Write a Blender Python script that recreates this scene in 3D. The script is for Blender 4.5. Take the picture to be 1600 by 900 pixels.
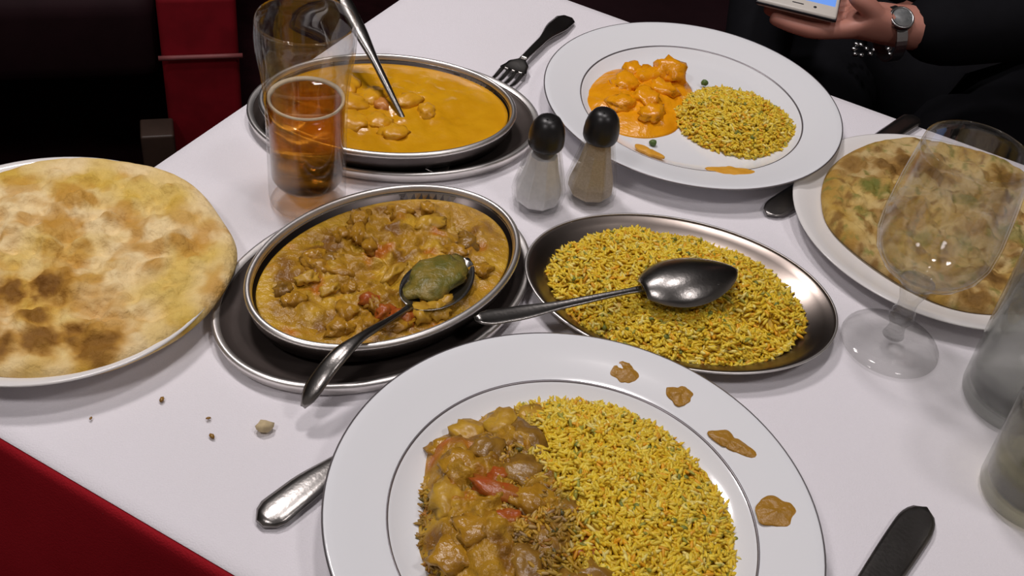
import bpy, bmesh, math, random
import numpy as np
from mathutils import Vector, Matrix, noise
random.seed(7); rng = np.random.default_rng(7)
PI = math.pi
scene = bpy.context.scene
for o in list(bpy.data.objects): bpy.data.objects.remove(o)
C = scene.collection
T = 0.75                                   # height of the tabletop

# ------------------------------------------------------------------ camera
cam_d = bpy.data.cameras.new('camera'); cam = bpy.data.objects.new('camera', cam_d); C.objects.link(cam)
PITCH, ROLL = math.radians(41.7), math.radians(8.4)
cam_d.sensor_width = 36; cam_d.lens = 36 * 1780 / 1600; cam_d.clip_start = 0.02
fw = Vector((0, math.cos(PITCH), -math.sin(PITCH))); r0 = Vector((1, 0, 0)); u0 = r0.cross(fw)
rt = r0 * math.cos(ROLL) + u0 * math.sin(ROLL); up = -r0 * math.sin(ROLL) + u0 * math.cos(ROLL)
m = Matrix((rt, up, -fw)).transposed().to_4x4(); m.translation = (0, 0, T + 0.53)
cam.matrix_world = m
scene.camera = cam

# ------------------------------------------------------------------ world, lights, exposure
w = bpy.data.worlds.new('World'); scene.world = w; w.use_nodes = True
w.node_tree.nodes['Background'].inputs[0].default_value = (1.0, 0.86, 0.80, 1)
w.node_tree.nodes['Background'].inputs[1].default_value = 0.30
vs = scene.view_settings
vs.view_transform = 'Standard'; vs.look = 'None'; vs.gamma = 1; vs.use_curve_mapping = False; vs.exposure = -0.95
LAMPS = [((-0.62, 1.25, 2.50), 22, 0.30), ((0.10, 0.86, 2.50), 9, 0.20), ((-0.75, -0.35, 2.50), 13, 0.30), ((0.95, 0.0, 2.50), 8, 0.30)]  # last two are unseen lamps added as fill light
for (p, e, s) in LAMPS:
    ld = bpy.data.lights.new('downlight_bulb', 'AREA'); ld.shape = 'DISK'; ld.size = s; ld.energy = e; ld.color = (1.0, 0.93, 0.93)
    ld.spread = math.radians(150)
    lo = bpy.data.objects.new('downlight_bulb', ld); C.objects.link(lo); lo.location = p

# ------------------------------------------------------------------ helpers
def mesh(name, V, F, mat=None, parent=None, smooth=True, col=None):
    me = bpy.data.meshes.new(name); me.from_pydata([tuple(map(float, v)) for v in V], [], [tuple(map(int, f)) for f in F]); me.update()
    if smooth: me.polygons.foreach_set('use_smooth', np.ones(len(me.polygons), bool))
    if col is not None:
        a = me.color_attributes.new('Col', 'FLOAT_COLOR', 'POINT'); c = np.ones((len(V), 4), 'f'); c[:, :3] = col
        a.data.foreach_set('color', c.ravel())
    if mat: me.materials.append(mat)
    o = bpy.data.objects.new(name, me); C.objects.link(o)
    if parent: o.parent = parent
    return o
def tag(o, label, cat, group=None, kind=None):
    o['label'] = label; o['category'] = cat
    if group: o['group'] = group
    if kind: o['kind'] = kind
    return o
def thing(name, label, cat, loc=(0, 0, 0), rz=0, group=None):
    o = bpy.data.objects.new(name, None); C.objects.link(o); o.empty_display_size = .02
    o.location = (loc[0], loc[1], T + loc[2]); o.rotation_euler = (0, 0, rz)
    return tag(o, label, cat, group)
def fixnorm(o):
    bm = bmesh.new(); bm.from_mesh(o.data); bmesh.ops.recalc_face_normals(bm, faces=bm.faces); bm.to_mesh(o.data); bm.free()
    return o
def revolve(profile, n=72, a=0.0, b=0.0, oval=False):
    """profile of (r, z); oval: r is the offset inwards from the semi-axes a, b"""
    V, F, rings = [], [], []
    for (r, z) in profile:
        if (not oval and r <= 1e-7) or (oval and r >= 1):
            V.append((0, 0, z)); rings.append([len(V) - 1]); continue
        ids = []
        for i in range(n):
            t = 2 * PI * i / n
            x, y = ((a - r) * math.cos(t), (b - r) * math.sin(t)) if oval else (r * math.cos(t), r * math.sin(t))
            V.append((x, y, z)); ids.append(len(V) - 1)
        rings.append(ids)
    for p, q in zip(rings, rings[1:]):
        if len(p) == 1 and len(q) == 1: continue
        for i in range(n):
            j = (i + 1) % n
            if len(p) == 1: F.append((p[0], q[j], q[i]))
            elif len(q) == 1: F.append((p[i], p[j], q[0]))
            else: F.append((p[i], p[j], q[j], q[i]))
    return V, F
def lathe(name, profile, mat, parent=None, n=72, smooth=True, **k):
    return fixnorm(mesh(name, *revolve(profile, n, **k), mat, parent, smooth))
def box(name, c, s, mat, parent=None, bev=0.0, rz=0):
    bm = bmesh.new(); bmesh.ops.create_cube(bm, size=1); bmesh.ops.scale(bm, vec=s, verts=bm.verts)
    if bev: bmesh.ops.bevel(bm, geom=bm.edges[:], offset=bev, segments=3, affect='EDGES', profile=.6)
    bmesh.ops.rotate(bm, matrix=Matrix.Rotation(rz, 3, 'Z'), verts=bm.verts); bmesh.ops.translate(bm, vec=c, verts=bm.verts)
    me = bpy.data.meshes.new(name); bm.to_mesh(me); bm.free(); me.materials.append(mat)
    if bev: me.polygons.foreach_set('use_smooth', np.ones(len(me.polygons), bool))
    o = bpy.data.objects.new(name, me); C.objects.link(o)
    if parent: o.parent = parent
    return o
def tube(name, pts, rad, mat, parent=None, n=12):
    pts = [Vector(p) for p in pts]; V, F = [], []
    rad = rad if isinstance(rad, (list, tuple)) else [rad] * len(pts)
    for i, p in enumerate(pts):
        d = (pts[min(i + 1, len(pts) - 1)] - pts[max(i - 1, 0)]).normalized()
        s = d.orthogonal() if i == 0 else s - d * s.dot(d)
        s = s.normalized(); t = d.cross(s)
        for k in range(n):
            A = 2 * PI * k / n; V.append(p + (s * math.cos(A) + t * math.sin(A)) * rad[i])
    for i in range(len(pts) - 1):
        for k in range(n): F.append((i * n + k, i * n + (k + 1) % n, (i + 1) * n + (k + 1) % n, (i + 1) * n + k))
    F.append(tuple(range(n))[::-1]); F.append(tuple(range((len(pts) - 1) * n, len(pts) * n)))
    return mesh(name, V, F, mat, parent)
def nz(x, y, s=1.0, o=0.0, oct=3):
    v, a = 0, 1
    for k in range(oct):
        v += a * noise.noise((x * s * 2 ** k + o, y * s * 2 ** k - o, o * 1.7)); a *= .5
    return v

# ------------------------------------------------------------------ materials
def mat(name, color=(.8, .8, .8), rough=.5, metal=0, trans=0, ior=1.45, spec=.5, coat=0, sss=0, emis=None, es=0, vcol=False,
        nscale=0, namt=0, bump=0, bscale=60, col2=None, sheen=0):
    m = bpy.data.materials.new(name); m.use_nodes = True; nt = m.node_tree; b = nt.nodes['Principled BSDF']
    def S(k, v):
        if k in b.inputs: b.inputs[k].default_value = v
    S('Base Color', (*color, 1)); S('Roughness', rough); S('Metallic', metal); S('Transmission Weight', trans); S('IOR', ior)
    S('Specular IOR Level', spec); S('Coat Weight', coat); S('Coat Roughness', .08); S('Sheen Weight', sheen)
    if sss: S('Subsurface Weight', sss); S('Subsurface Scale', .004); S('Subsurface Radius', (1, .5, .25))
    if emis: S('Emission Color', (*emis, 1)); S('Emission Strength', es)
    tc = nt.nodes.new('ShaderNodeTexCoord'); src = None
    if vcol:
        src = nt.nodes.new('ShaderNodeVertexColor'); src.layer_name = 'Col'; src = src.outputs['Color']
    if nscale:
        n = nt.nodes.new('ShaderNodeTexNoise'); n.inputs['Scale'].default_value = nscale; n.inputs['Detail'].default_value = 5
        nt.links.new(tc.outputs['Object'], n.inputs['Vector'])
        cr = nt.nodes.new('ShaderNodeMapRange'); cr.inputs[1].default_value = .35; cr.inputs[2].default_value = .65
        nt.links.new(n.outputs['Fac'], cr.inputs[0])
        mx = nt.nodes.new('ShaderNodeMix'); mx.data_type = 'RGBA'
        sc = nt.nodes.new('ShaderNodeMath'); sc.operation = 'MULTIPLY'; sc.inputs[1].default_value = namt
        nt.links.new(cr.outputs[0], sc.inputs[0]); nt.links.new(sc.outputs[0], mx.inputs['Factor'])
        mx.inputs['A'].default_value = (*color, 1); mx.inputs['B'].default_value = (*(col2 or tuple(c * .5 for c in color)), 1)
        if src: nt.links.new(src, mx.inputs['A'])
        src = mx.outputs['Result']
    if src: nt.links.new(src, b.inputs['Base Color'])
    if bump:
        n = nt.nodes.new('ShaderNodeTexNoise'); n.inputs['Scale'].default_value = bscale; n.inputs['Detail'].default_value = 4
        nt.links.new(tc.outputs['Object'], n.inputs['Vector'])
        bp = nt.nodes.new('ShaderNodeBump'); bp.inputs['Strength'].default_value = bump; bp.inputs['Distance'].default_value = .002
        nt.links.new(n.outputs['Fac'], bp.inputs['Height']); nt.links.new(bp.outputs['Normal'], b.inputs['Normal'])
    return m
def glassmat(name, tint, frac, ior, gl=.02, gk=.65):
    m = bpy.data.materials.new(name); m.use_nodes = True; nt = m.node_tree; nt.nodes.clear(); N = nt.nodes.new
    out = N('ShaderNodeOutputMaterial'); tr = N('ShaderNodeBsdfTransparent'); rf = N('ShaderNodeBsdfGlass'); gs = N('ShaderNodeBsdfGlossy'); m1 = N('ShaderNodeMixShader'); m2 = N('ShaderNodeMixShader'); lw = N('ShaderNodeLayerWeight'); pw = N('ShaderNodeMath'); fr = N('ShaderNodeMath')
    tc = N('ShaderNodeTexCoord'); no = N('ShaderNodeTexNoise'); no.inputs['Scale'].default_value = 9; nt.links.new(tc.outputs['Object'], no.inputs['Vector'])
    mx = N('ShaderNodeMix'); mx.data_type = 'RGBA'; mx.inputs['A'].default_value = (*tint, 1); mx.inputs['B'].default_value = (*[c * .95 for c in tint], 1); nt.links.new(no.outputs['Fac'], mx.inputs['Factor'])
    nt.links.new(mx.outputs['Result'], tr.inputs['Color']); nt.links.new(mx.outputs['Result'], rf.inputs['Color'])
    rf.inputs['IOR'].default_value = ior; rf.inputs['Roughness'].default_value = 0; gs.inputs['Roughness'].default_value = gl; lw.inputs['Blend'].default_value = .5; pw.operation = 'POWER'; pw.inputs[1].default_value = 4.0; fr.operation = 'MULTIPLY_ADD'; fr.inputs[1].default_value = gk; fr.inputs[2].default_value = .025; nt.links.new(lw.outputs['Facing'], pw.inputs[0]); nt.links.new(pw.outputs[0], fr.inputs[0])
    m1.inputs[0].default_value = frac; nt.links.new(tr.outputs[0], m1.inputs[1]); nt.links.new(rf.outputs[0], m1.inputs[2])
    nt.links.new(fr.outputs[0], m2.inputs[0]); nt.links.new(m1.outputs[0], m2.inputs[1]); nt.links.new(gs.outputs[0], m2.inputs[2]); nt.links.new(m2.outputs[0], out.inputs[0])
    return m
M = dict(
    cloth=mat('white_linen', (.80, .775, .815), .85, nscale=9, namt=.35, col2=(.76, .735, .75), bump=.25, bscale=900, spec=.2),
    redcloth=mat('red_linen', (.36, .012, .020), .8, nscale=14, namt=.6, col2=(.27, .007, .013), bump=.3, bscale=700, spec=.1),
    wood=mat('dark_wood', (.06, .03, .02), .45, nscale=20, namt=.6),
    paleswood=mat('brown_wood', (.045, .026, .018), .5, nscale=20, namt=.6),
    carpet=mat('dark_carpet', (.022, .005, .007), .95, nscale=30, namt=.7, col2=(.012, .003, .004), bump=.5, bscale=500, spec=.1),
    wall=mat('maroon_wall', (.035, .008, .010), .85, nscale=4, namt=.5, spec=.2),
    ceil=mat('ceiling_paint', (.12, .10, .09), .9, nscale=4, namt=.2, spec=.2),
    redvel=mat('red_upholstery', (.26, .008, .016), .7, nscale=25, namt=.5, spec=.2),
    darkvel=mat('dark_upholstery', (.016, .005, .007), .75, nscale=25, namt=.4, spec=.15),
    piping=mat('worn_piping', (.22, .06, .06), .6, nscale=60, namt=.4),
    china=mat('white_china', (.82, .835, .86), .12, spec=.5, coat=.3, nscale=6, namt=.12, col2=(.80, .80, .80)),
    china2=mat('off_white_china', (.80, .78, .76), .16, spec=.5, nscale=6, namt=.15, col2=(.76, .74, .72)),
    band=mat('silver_band', (.26, .24, .25), .35, metal=.6, nscale=40, namt=.3),
    steel=mat('brushed_steel', (.62, .59, .56), .22, metal=1, nscale=50, namt=.25, bump=.05, bscale=300),
    steelrim=mat('polished_steel', (.86, .83, .80), .38, metal=1, nscale=50, namt=.2),
    cutlery=mat('worn_cutlery_steel', (.31, .295, .28), .28, metal=1, nscale=60, namt=.3, bump=.06, bscale=400),
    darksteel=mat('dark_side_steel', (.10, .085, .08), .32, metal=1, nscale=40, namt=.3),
    liner=mat('dark_underliner', (.095, .076, .068), .42, metal=.5, nscale=30, namt=.4),
    platter=mat('dull_steel_platter', (.30, .255, .225), .30, metal=1, nscale=30, namt=.35),
    glass=glassmat('clear_glass', (.99, .99, .985), .09, 1.45, .02, .55),
    glasss=glassmat('shaker_glass', (.995, .995, .99), .05, 1.45, .03, .45),
    glassb=glassmat('thick_glass', (.95, .955, .94), .25, 1.48),
    beer=glassmat('amber_beer', (.90, .58, .17), .45, 1.34),
    foam=mat('beer_foam', (.72, .58, .40), .6, nscale=200, namt=.5, col2=(.85, .75, .6)),
    water=glassmat('water', (.90, .91, .89), .35, 1.33),
    wine=glassmat('pale_drink', (.95, .92, .74), .35, 1.33),
    salt=mat('salt', (.95, .94, .94), .8, nscale=300, namt=.3, col2=(.7, .7, .7)),
    pepper=mat('ground_pepper', (.60, .49, .35), .9, nscale=700, namt=.6, col2=(.42, .33, .22)),
    cap=mat('black_plastic', (.012, .011, .011), .35, nscale=40, namt=.3),
    hole=mat('cap_hole', (.002, .002, .002), .9, nscale=40, namt=.3),
    rice=mat('yellow_rice', (.7, .45, .03), .45, vcol=True, sss=.15, nscale=300, namt=.15, col2=(.55, .34, .02)),
    bread=mat('baked_bread', (.8, .6, .3), .65, vcol=True, spec=.15, nscale=160, namt=.16, col2=(.42, .23, .05), bump=.8, bscale=240),
    ycurry=mat('yellow_curry', (.68, .335, .008), .22, nscale=55, namt=.6, col2=(.56, .25, .004), bump=.25, bscale=160),
    ocurry=mat('orange_curry', (.86, .36, .006), .25, nscale=60, namt=.6, col2=(.72, .25, .004), bump=.5, bscale=150),
    bcurry=mat('brown_curry', (.47, .24, .018), .25, nscale=60, namt=.8, col2=(.26, .115, .012), bump=.7, bscale=170),
    bcurryv=mat('brown_curry_surface', (.47, .24, .018), .28, vcol=True, nscale=120, namt=.35, col2=(.24, .11, .012), bump=.9, bscale=230),
    ychunk=mat('curry_chunk', (.72, .36, .015), .3, nscale=80, namt=.6, col2=(.58, .25, .006), bump=.3, bscale=150),
    schunk=mat('pink_prawn', (.66, .28, .06), .35, nscale=80, namt=.6, col2=(.45, .14, .03)),
    bchunk=mat('potato_chunk', (.58, .34, .035), .35, nscale=110, namt=.8, col2=(.36, .18, .016), bump=.4, bscale=150),
    dchunk=mat('dark_meat_chunk', (.33, .17, .020), .3, nscale=90, namt=.9, col2=(.17, .080, .012), bump=.5, bscale=150),
    herbcurry=mat('green_brown_curry', (.27, .19, .03), .35, nscale=120, namt=.8, col2=(.10, .11, .02), bump=.8, bscale=220),
    tomato=mat('tomato_piece', (.40, .075, .012), .3, nscale=110, namt=.8, col2=(.34, .13, .014), bump=.5, bscale=150),
    herb=mat('green_herb', (.10, .17, .035), .5, nscale=90, namt=.5, col2=(.05, .09, .02)),
    sauce=mat('sauce_smear', (.40, .20, .02), .35, nscale=130, namt=.7, col2=(.34, .17, .02), bump=.6, bscale=260),
    ysauce=mat('orange_smear', (.75, .38, .05), .3, nscale=130, namt=.6, col2=(.62, .28, .02)),
    crumb=mat('bread_crumb', (.60, .48, .28), .8, nscale=200, namt=.5),
    skin=mat('skin', (.55, .25, .19), .5, nscale=35, namt=.4, col2=(.46, .18, .13), sss=.1),
    black=mat('black_clothing', (.006, .006, .008), .85, nscale=40, namt=.4, spec=.15),
    hair=mat('dark_hair', (.012, .008, .006), .6, nscale=90, namt=.5),
    phonew=mat('white_phone_shell', (.70, .66, .60), .3, nscale=40, namt=.1),
    phoned=mat('dark_phone_edge', (.02, .02, .025), .3, nscale=40, namt=.1),
    screen=mat('lit_screen', (.1, .2, .4), .2, emis=(.16, .34, .95), es=1.3, nscale=30, namt=.2),
    watch=mat('watch_steel', (.5, .5, .5), .3, metal=1, nscale=80, namt=.3),
    dial=mat('watch_dial', (.12, .13, .13), .4, nscale=80, namt=.6, col2=(.3, .3, .3)),
    lamp=mat('lamp_diffuser', (.9, .9, .85), .5, emis=(1, .93, .90), es=3, nscale=10, namt=.05),
)

# ------------------------------------------------------------------ table frame of reference
ANG = math.radians(-23.3)
U = Vector((math.cos(ANG), math.sin(ANG), 0)); Vv = Vector((-math.sin(ANG), math.cos(ANG), 0))
U0, U1, V0, V1 = -0.522, 0.68, 0.263, 0.951
def tb(u, v, z=0.0): return U * u + Vv * v + Vector((0, 0, z))

# ------------------------------------------------------------------ the room
def struct(o): o['kind'] = 'structure'; return o
RZ = ANG
struct(box('floor', (0.2, 0.8, -0.02), (6.4, 6.4, .04), M['carpet'], rz=RZ))
cc = Vector((.2, .8, 0))
struct(box('wall_back', cc + Vv * 3.22 + Vector((0, 0, 1.3)), (6.4, .08, 2.6), M['wall'], rz=RZ))
struct(box('wall_left', cc - U * 3.22 + Vector((0, 0, 1.3)), (.08, 6.4, 2.6), M['wall'], rz=RZ))
struct(box('baseboard_back', cc + Vv * 3.165 + Vector((0, 0, .06)), (6.36, .03, .12), M['wood'], rz=RZ))
struct(box('baseboard_left', cc - U * 3.165 + Vector((0, 0, .06)), (.03, 6.3, .12), M['wood'], rz=RZ))
struct(box('ceiling', (0.2, 0.8, 2.62), (6.4, 6.4, .04), M['ceil'], rz=RZ))
for k, (p, e, s) in enumerate(LAMPS):  # fixtures for every lamp, the added fill pair included
    t = thing('ceiling_downlight', 'round recessed downlight in the ceiling above the %s' % ['aisle behind the beer glass', 'middle of the table', 'seat near the naan bread, unseen and added as fill', 'seat near the water tumblers, unseen and added as fill'][k], 'ceiling light', (p[0], p[1], 0))
    t.location.z = 2.6
    lathe('trim_ring', [(s * .62, 0), (s * .62, -.012), (s * .75, -.012), (s * .78, 0)], M['steel'], t, 40)
    lathe('diffuser', [(0, -.006), (s * .62, -.006), (s * .62, 0)], M['lamp'], t, 40)

# ------------------------------------------------------------------ table, red undercloth, white cloth
t = thing('dining_table', 'rectangular dining table hidden under red and white cloths', 'table', (0, 0, -T))
cx, cy = (U0 + U1) / 2, (V0 + V1) / 2
box('tabletop', tb(cx, cy, T - .022), (U1 - U0 - .004, V1 - V0 - .004, .034), M['wood'], t, .003, ANG)
for su in (U0 + .09, U1 - .09):
    for sv in (V0 + .09, V1 - .09):
        box('leg', tb(su, sv, (T - .039) / 2), (.05, .05, T - .039), M['wood'], t, .004, ANG)
def perim(nu, nv, rad):
    """rounded-rectangle outline: list of (u, v, nu, nv, arclength)"""
    P = []; L = 0
    def seg(a, b, n, nrm):
        for i in range(n): P.append((a[0] + (b[0] - a[0]) * i / n, a[1] + (b[1] - a[1]) * i / n, *nrm))
    def arc(c, a0):
        for i in range(8):
            A = a0 + PI / 2 * i / 8; P.append((c[0] + rad * math.cos(A), c[1] + rad * math.sin(A), math.cos(A), math.sin(A)))
    seg((U0 + rad, V0), (U1 - rad, V0), nu, (0, -1)); arc((U1 - rad, V0 + rad), -PI / 2)
    seg((U1, V0 + rad), (U1, V1 - rad), nv, (1, 0)); arc((U1 - rad, V1 - rad), 0)
    seg((U1 - rad, V1), (U0 + rad, V1), nu, (0, 1)); arc((U0 + rad, V1 - rad), PI / 2)
    seg((U0, V1 - rad), (U0, V0 + rad), nv, (-1, 0)); arc((U0 + rad, V0 + rad), PI)
    return P
P = perim(120, 70, .012)
rows = [(-.03, -.0035), (0, -.0035), (.0022, -.0038), (.0046, -.006), (.0060, -.010), (.0066, -.02), (.0075, -.04), (.0085, -.07), (.009, -.12), (.009, -.2), (.009, -.3), (.009, -.40)]
V, F = [], []
for ri, (off, z) in enumerate(rows):
    g = max(0, min(1, (-z - .015) / .25))
    for i, (a, b, n1, n2) in enumerate(P):
        s = i * .0092
        f = g * (.016 * math.sin(s * 21 + .6 * math.sin(s * 7)) + .010 * math.sin(s * 47 + 1) + .014)
        V.append(tb(a + n1 * (off + f), b + n2 * (off + f), T + z))
n = len(P)
for r in range(len(rows) - 1):
    for i in range(n): F.append((r * n + i, r * n + (i + 1) % n, (r + 1) * n + (i + 1) % n, (r + 1) * n + i))
o = fixnorm(mesh('undercloth', V, F, M['redcloth']))
tag(o, 'dark red undercloth hanging in folds below the white tablecloth', 'tablecloth')
# white cloth: fine grid with faint creases, edge turned down a little
NU, NV = 120, 80; V, F = [], []
def cloth_z(u, v):
    x = .0006 * nz(u, v, 5, 3.1, 2)
    e = min(u - U0, U1 - u, v - V0, V1 - v)
    return x * min(1, max(0, e / .05)) - .0012
for i in range(NU + 1):
    for j in range(NV + 1):
        u = U0 + (U1 - U0) * i / NU; v = V0 + (V1 - V0) * j / NV
        V.append(tb(u, v, T + cloth_z(u, v)))
for i in range(NU):
    for j in range(NV): a = i * (NV + 1) + j; F.append((a, a + NV + 1, a + NV + 2, a + 1))
top = len(V)
per = [i * (NV + 1) for i in range(NU)] + [NU * (NV + 1) + j for j in range(NV)] + [i * (NV + 1) + NV for i in range(NU, 0, -1)] + [j for j in range(NV, 0, -1)]
for k in per:
    p = V[k].copy(); c = tb(cx, cy, p.z); uu = (p - tb(0, 0, p.z)).dot(U); v2 = (p - tb(0, 0, p.z)).dot(Vv)
    du = (uu >= U1 - 1e-6) - (uu <= U0 + 1e-6); dv = (v2 >= V1 - 1e-6) - (v2 <= V0 + 1e-6)
    V.append(p + (U * du + Vv * dv) * .0016 - Vector((0, 0, .0018)))
nn = len(per)
for k in range(nn): F.append((per[k], top + k, top + (k + 1) % nn, per[(k + 1) % nn]))
o = fixnorm(mesh('tablecloth', V, F, M['cloth'])); tag(o, 'white linen tablecloth spread flat over the table top', 'tablecloth')

# ------------------------------------------------------------------ plates
def plate(name, label, c, R, zr, ring=True, china='china', group=None):
    t = thing(name, label, 'plate', c, 0, group); k = R / .139; zk = zr / .024
    prof = [(0, .008), (.05, .008), (.085, .0085), (.096, .011), (.1015, .0148), (.1045, .0162), (.108, .0168), (.120, .0198), (.133, .0232), (.1375, .024), (.139, .0236), (.1388, .0226),
            (.134, .0208), (.108, .0136), (.1, .0095), (.09, .004), (.088, 0), (.083, 0), (.081, .003), (0, .0035)]
    if not ring:
        prof = [(0, .007), (.06, .007), (.09, .0076), (.108, .011), (.124, .018), (.133, .0232), (.1375, .024), (.139, .0236), (.1388, .0226), (.134, .0205), (.122, .0145), (.105, .0075), (.090, .003), (.088, 0), (.083, 0), (.081, .003), (0, .0035)]
    lathe('dish', [(r * k, z * zk) for r, z in prof], M[china], t, 128)
    if ring:
        lathe('inner_band', [(.1033 * k, .0157 * zk), (.1036 * k, .0161 * zk), (.1040 * k, .01635 * zk), (.1046 * k, .0165 * zk), (.1046 * k, .0160 * zk), (.1033 * k, .0150 * zk), (.1033 * k, .0157 * zk)], M['band'], t, 128)
        lathe('edge_band', [(.1384 * k, .02405 * zk), (.1394 * k, .0236 * zk), (.1393 * k, .0230 * zk), (.1384 * k, .0232 * zk), (.1384 * k, .02405 * zk)], M['band'], t, 128)
    return t
NEAR, TR, NL, NR = (.053, .394), (.129, .8465), (-.2996, .5338), (.327, .728)
plate('dinner_plate', 'white plate with brown curry and rice nearest the camera', (*NEAR, 0), .139, .024)
plate('dinner_plate', 'white plate with orange curry and a heap of rice beside the fork', (*TR, 0), .128, .021)
plate('bread_plate', 'white plate under the pale naan at the table corner', (*NL, 0), .112, .021, False, 'china2')
plate('bread_plate', 'white plate under the herb bread behind the wine glass', (*NR, 0), .1205, .0150, False, 'china2')

# ------------------------------------------------------------------ oval dishes
def rot(x, y, a): return x * math.cos(a) - y * math.sin(a), x * math.sin(a) + y * math.cos(a)
def balti(c, cl, ang, curry, lab1, lab2):
    l = thing('oval_underliner', lab2, 'tray', (*cl, 0), ang)
    a, b = .1185, .0855
    lathe('base', [(2, .0035), (.013, .0035), (.006, .007), (.0045, .0085), (.0045, .0055), (.012, .0008), (2, .0008)], M['liner'], l, 96, a=a, b=b, oval=True)
    lathe('rim', [(.0052, .0087), (.0022, .0105), (.0003, .0098), (0, .008), (.0022, .0015), (.005, .0), (.008, .0004), (.0052, .0040), (.0052, .0087)], M['steelrim'], l, 96, a=a, b=b, oval=True)
    t = thing('oval_serving_dish', lab1, 'serving dish', (*c, .0036), ang)
    a, b = .1022, .0732
    lathe('bowl', [(2, .0012), (.026, .0012), (.016, .0035), (.0085, .010), (.0045, .0185), (.0035, .0215), (.0042, .0215), (.0055, .0185), (.0098, .0095), (.0175, .0015), (.027, 0), (2, 0)], M['steel'], t, 96, a=a, b=b, oval=True)
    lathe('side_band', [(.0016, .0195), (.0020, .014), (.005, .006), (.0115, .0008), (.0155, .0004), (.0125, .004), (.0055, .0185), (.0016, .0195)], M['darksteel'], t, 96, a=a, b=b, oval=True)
    lathe('rim', [(.0050, .0200), (.0042, .0228), (.0034, .0236), (.0018, .0236), (.0002, .0224), (0, .0210), (.0010, .0190), (.0050, .0200)], M['steelrim'], t, 96, a=a, b=b, oval=True)
    return t
YC, YL, YA = (-.1180, .7640), (-.1145, .776), math.radians(10)
BC, BL, BA = (-.0853, .5757), (-.0900, .571), math.radians(48)
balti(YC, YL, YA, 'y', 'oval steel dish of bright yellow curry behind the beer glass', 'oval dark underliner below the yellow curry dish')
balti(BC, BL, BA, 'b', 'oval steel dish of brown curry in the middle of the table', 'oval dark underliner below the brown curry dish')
RC, RA = (.1164, .6052), math.radians(-5.4)
t = thing('oval_platter', 'shallow oval steel platter holding yellow pilau rice', 'platter', (*RC, 0), RA)
lathe('tray', [(2, .0015), (.028, .0015), (.020, .003), (.008, .0105), (.003, .0135), (.0005, .0142), (0, .0136), (.0025, .0118), (.008, .0088), (.020, .001), (.028, 0), (2, 0)], M['platter'], t, 120, a=.110, b=.079, oval=True)
lathe('rolled_edge', [(.0010, .0144), (.0002, .0147), (-.0006, .0140), (-.0002, .0132), (.0008, .0134), (.0010, .0144)], M['steelrim'], t, 120, a=.110, b=.079, oval=True)

# ------------------------------------------------------------------ sauces and lumps
def blob_surface(name, outline, hfun, mat_, z0, cx, cy, ang=0, nr=22, na=90, parent=None, col=None):
    """a filled, lumpy surface over a radial outline(theta)->r, height hfun(x, y, s) with s from 0 centre to 1 rim"""
    V, F, cols = [], [], []
    for j in range(nr + 1):
        s = j / nr
        for i in range(na):
            th = 2 * PI * i / na; r = outline(th) * s; x, y = r * math.cos(th), r * math.sin(th)
            X, Y = rot(x, y, ang); z = z0 + hfun(X, Y, s)
            V.append((cx + X, cy + Y, T + z))
            if col: cols.append(col(cx + X, cy + Y, s))
    for j in range(nr):
        for i in range(na):
            k = (i + 1) % na; F.append((j * na + i, (j + 1) * na + i, (j + 1) * na + k, j * na + k))
    base = len(V)
    for i in range(na): v = V[nr * na + i]; V.append((v[0], v[1], T + z0 - .0015)); cols.append(cols[nr * na + i] if col else 0)
    for i in range(na): k = (i + 1) % na; F.append((nr * na + i, base + i, base + k, nr * na + k))
    F.append(tuple(range(base, base + na)))
    return fixnorm(mesh(name, V, F, mat_, parent, True, cols if col else None))
def lump(name, c, s, mat_, parent=None, seed=0, rz=0, sub=3, rough=.25):
    bm = bmesh.new(); bmesh.ops.create_icosphere(bm, subdivisions=sub, radius=1)
    for v in bm.verts:
        d = v.co.normalized(); k = 1 + rough * noise.noise(d * 1.6 + Vector((seed * 3.7, seed, 0))) + rough * .6 * noise.noise(d * 3.6 + Vector((seed, 5, seed))) + rough * .35 * noise.noise(d * 8 + Vector((seed, 2, seed)))
        v.co = Vector((d.x * s[0] * k, d.y * s[1] * k, d.z * s[2] * k))
    bmesh.ops.rotate(bm, matrix=Matrix.Rotation(rz, 3, 'Z'), verts=bm.verts)
    me = bpy.data.meshes.new(name); bm.to_mesh(me); bm.free(); me.materials.append(mat_)
    me.polygons.foreach_set('use_smooth', np.ones(len(me.polygons), bool))
    o = bpy.data.objects.new(name, me); C.objects.link(o); o.location = c
    if parent: o.parent = parent
    return o
def ellip(a, b): return lambda th: 1 / math.sqrt((math.cos(th) / a) ** 2 + (math.sin(th) / b) ** 2)
DZ = .0036
# yellow curry
root = tag(blob_surface('yellow_curry', ellip(.0955, .0665), lambda x, y, s: .0030 * nz(x, y, 60, 1) * (1 - s ** 4) + .0022 * math.exp(-((x + .02) ** 2 + (y) ** 2) / .0012) * 1, M['ycurry'], DZ + .0168, *YC, YA, 30, 120),
           'bright yellow curry sauce with chunks filling the oval dish', 'curry')
random.seed(3)
for k, (x, y, sx, sy, m_) in enumerate([(-.036, -.002, .019, .014, 'ychunk'), (-.014, .011, .015, .010, 'ychunk'), (-.006, .000, .009, .007, 'schunk'), (-.060, .010, .017, .013, 'ychunk'), (-.052, -.022, .018, .012, 'ychunk'), (-.040, .022, .016, .011, 'ychunk'),
                                       (-.026, -.026, .017, .012, 'ychunk'), (.012, .012, .013, .009, 'ychunk'), (.030, .002, .010, .008, 'ychunk'), (-.005, -.022, .011, .010, 'ychunk'), (.010, -.034, .012, .009, 'ychunk'), (-.074, -.006, .013, .012, 'ychunk')]):
    lump('chunk', (YC[0] + x, YC[1] + y, T + DZ + .0172), (sx, sy, .0058), M[m_], root, k + 1, k, 3, .32)
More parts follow.
